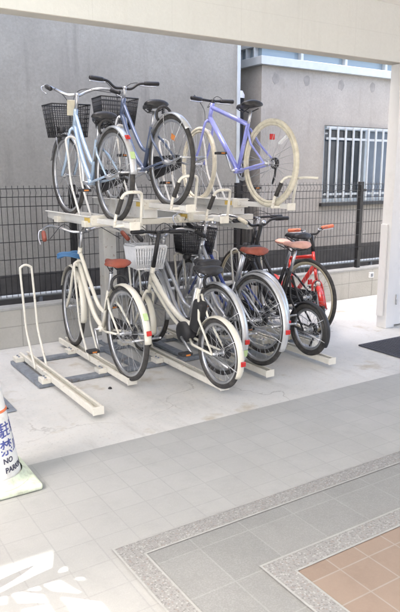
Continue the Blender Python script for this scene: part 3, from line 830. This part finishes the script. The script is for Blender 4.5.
bike('black city bicycle with large tan rimmed wheels behind the black folding one', (3.70, 4.03, TZ+.05), R_(1), R=.34, wb=.98, fm='black', fend=None,
     rim='tanrim', bask=None, bar='flat', barm='black', grip='black', sad='blacksad', bar_h=.98, sad_h=.86, case=True, group=LO, refl='refl', stand=False, tw=.016, rimh=.022)
bike('small red bicycle with orange grips facing the viewer beyond the rack', (4.20, 5.17, 0), R_(180-3), R_(-6), R=.22, wb=.84, frame='diamond', fm='red', fend='red',
     bar='riser', barm='black', grip='orange', sad='pinksad', bar_h=.92, sad_h=.80, stem='black', light=True, case=False, refl=None, group='bicycles parked on the open floor', steer=R_(-36), bw=.72, tw=.024)

# rail for the tan rimmed bicycle
lower_rail(3.70, 3.92, 5.1, 'cream floor rail under the black bicycle with tan rims')

# ------------------------------------------------------------------ traffic cone
cx, cy = .69, 2.96
t = thing('traffic_cone', 'white covered no parking cone on a pale green square base', 'traffic cone', (cx, cy, 0))
MB().bb(-.19, .19, -.19, .19, .002, .035).build('base', M['coneG'], t, .012)
rr = lambda z: .138-.155*(z-.04)
MB().lathe([(.178, .036), (.165, .043), (.150, .055), (.143, .075)], n=40).build('skirt', M['coneG'], t)
MB().lathe([(rr(.05)+.004, .05)]+[(rr(z/10), z/10) for z in (1, 2, 3, 4, 5, 6, 7)]+[(.02, .715), (0, .717)], n=40).build('cover', M['coneW'], t)
MB().lathe([(rr(.385)+.001, .385), (rr(.385)+.004, .387), (rr(.395)+.004, .395), (rr(.395), .398)], n=40).build('band', M['coneO'], t)
def text_on_cone(s, size, zc, start, m, parent):
    cu = bpy.data.curves.new('txt', 'FONT'); cu.body = s; cu.size = size; cu.resolution_u = 3; cu.extrude = .0006; cu.offset = .0008
    to = bpy.data.objects.new('txt', cu); col.objects.link(to)
    dg = bpy.context.evaluated_depsgraph_get()
    me = bpy.data.meshes.new_from_object(to.evaluated_get(dg))
    col.objects.unlink(to); bpy.data.objects.remove(to)
    for v in me.vertices:
        z = zc+v.co.y; a = start+v.co.x/rr(z)
        r = rr(z)+.0012+v.co.z
        v.co = (r*math.cos(a), r*math.sin(a), z)
    me.materials.clear(); me.materials.append(m)
    o = bpy.data.objects.new('lettering', me); col.objects.link(o); o.parent = parent
face = math.atan2(-cy, -cx)
text_on_cone('駐車', .078, .275, face+R_(20), M['ink'], t)
text_on_cone('禁止', .078, .19, face+R_(22), M['ink'], t)
text_on_cone('NO', .036, .145, face+R_(26), M['inkdark'], t)
text_on_cone('PARKING', .036, .10, face+R_(28), M['inkdark'], t)

# ------------------------------------------------------------------ unseen plant added left of the entrance to break up the sun patch
random.seed(2)
t = thing('sun_breaker_plant', 'unseen potted plant added left of the entrance to break up the sunlight', 'plant', (-.32, 2.12, 0))
MB().lathe([(0, .002), (.17, .002), (.22, .36), (.235, .36), (.235, .40), (.205, .40), (.20, .34), (0, .34)], n=24).build('pot', M['terrapot'], t)
MB().tube(spline([(0, 0, .34), (.02, .01, .8), (-.01, .0, 1.35), (.0, -.02, 1.7)], 5), .018, 8).build('stem', M['leaf'], t)
lf = MB()
for k in range(24):
    a = random.uniform(0, 2*math.pi); z0 = random.uniform(.8, 1.7); L = random.uniform(.35, .6); el = random.uniform(-.1, .7); W = random.uniform(.018, .038)
    d = Vector((math.cos(a)*math.cos(el), math.sin(a)*math.cos(el), math.sin(el))); s = Vector((-math.sin(a), math.cos(a), 0)); n_ = 7
    vs = []; fs = []
    for i in range(n_+1):
        f = i/n_; c = Vector((0, 0, z0))+d*(L*f)-Vector((0, 0, .25*L*f*f)); w = W*math.sin(math.pi*min(1, f*.93+.06))**.8
        vs += [c-s*w, c+Vector((0, 0, -.01)), c+s*w]
    for i in range(n_): fs += [(3*i, 3*i+1, 3*i+4, 3*i+3), (3*i+1, 3*i+2, 3*i+5, 3*i+4)]
    lf.add(vs, fs, True)
lf.build('leaves', M['leaf'], t)

# ------------------------------------------------------------------ light
w = bpy.data.worlds.new('World'); sc.world = w; w.use_nodes = True
nt = w.node_tree; bg = nt.nodes['Background']
sky = nt.nodes.new('ShaderNodeTexSky'); sky.sky_type = 'NISHITA'; sky.sun_disc = False
EL = R_(56); sx, sy = -.9995, .03
sky.dust_density = 6; sky.air_density = .8; sky.ozone_density = .9
sky.sun_elevation = EL; sky.sun_rotation = math.atan2(sx, sy)
nt.links.new(sky.outputs[0], bg.inputs[0]); bg.inputs[1].default_value = .15
l = bpy.data.lights.new('sun', 'SUN'); l.energy = 4.5; l.angle = R_(.5); l.color = (1, .98, .93)
lo = bpy.data.objects.new('sun', l); col.objects.link(lo)
dv = Vector((sx*math.cos(EL), sy*math.cos(EL), math.sin(EL)))
lo.rotation_euler = dv.to_track_quat('Z', 'Y').to_euler()
lo.location = dv*20

# ------------------------------------------------------------------ camera
cam = bpy.data.cameras.new('camera'); co = bpy.data.objects.new('camera', cam); col.objects.link(co)
P = math.atan(133/632.); Yw = R_(32.7)
fw = Vector((math.sin(Yw)*math.cos(P), math.cos(Yw)*math.cos(P), -math.sin(P)))
rt = Vector((math.cos(Yw), -math.sin(Yw), 0)); up = rt.cross(fw)
mw = Matrix((( rt.x, up.x, -fw.x, 0), (rt.y, up.y, -fw.y, 0), (rt.z, up.z, -fw.z, 1.5), (0, 0, 0, 1)))
co.matrix_world = mw
cam.sensor_fit = 'HORIZONTAL'; cam.sensor_width = 36; cam.lens = 36*632/400; cam.clip_start = .05; cam.clip_end = 300
sc.camera = co
sc.view_settings.view_transform = 'Standard'; sc.view_settings.look = 'None'; sc.view_settings.gamma = 1
sc.view_settings.use_curve_mapping = False; sc.view_settings.exposure = 2.95
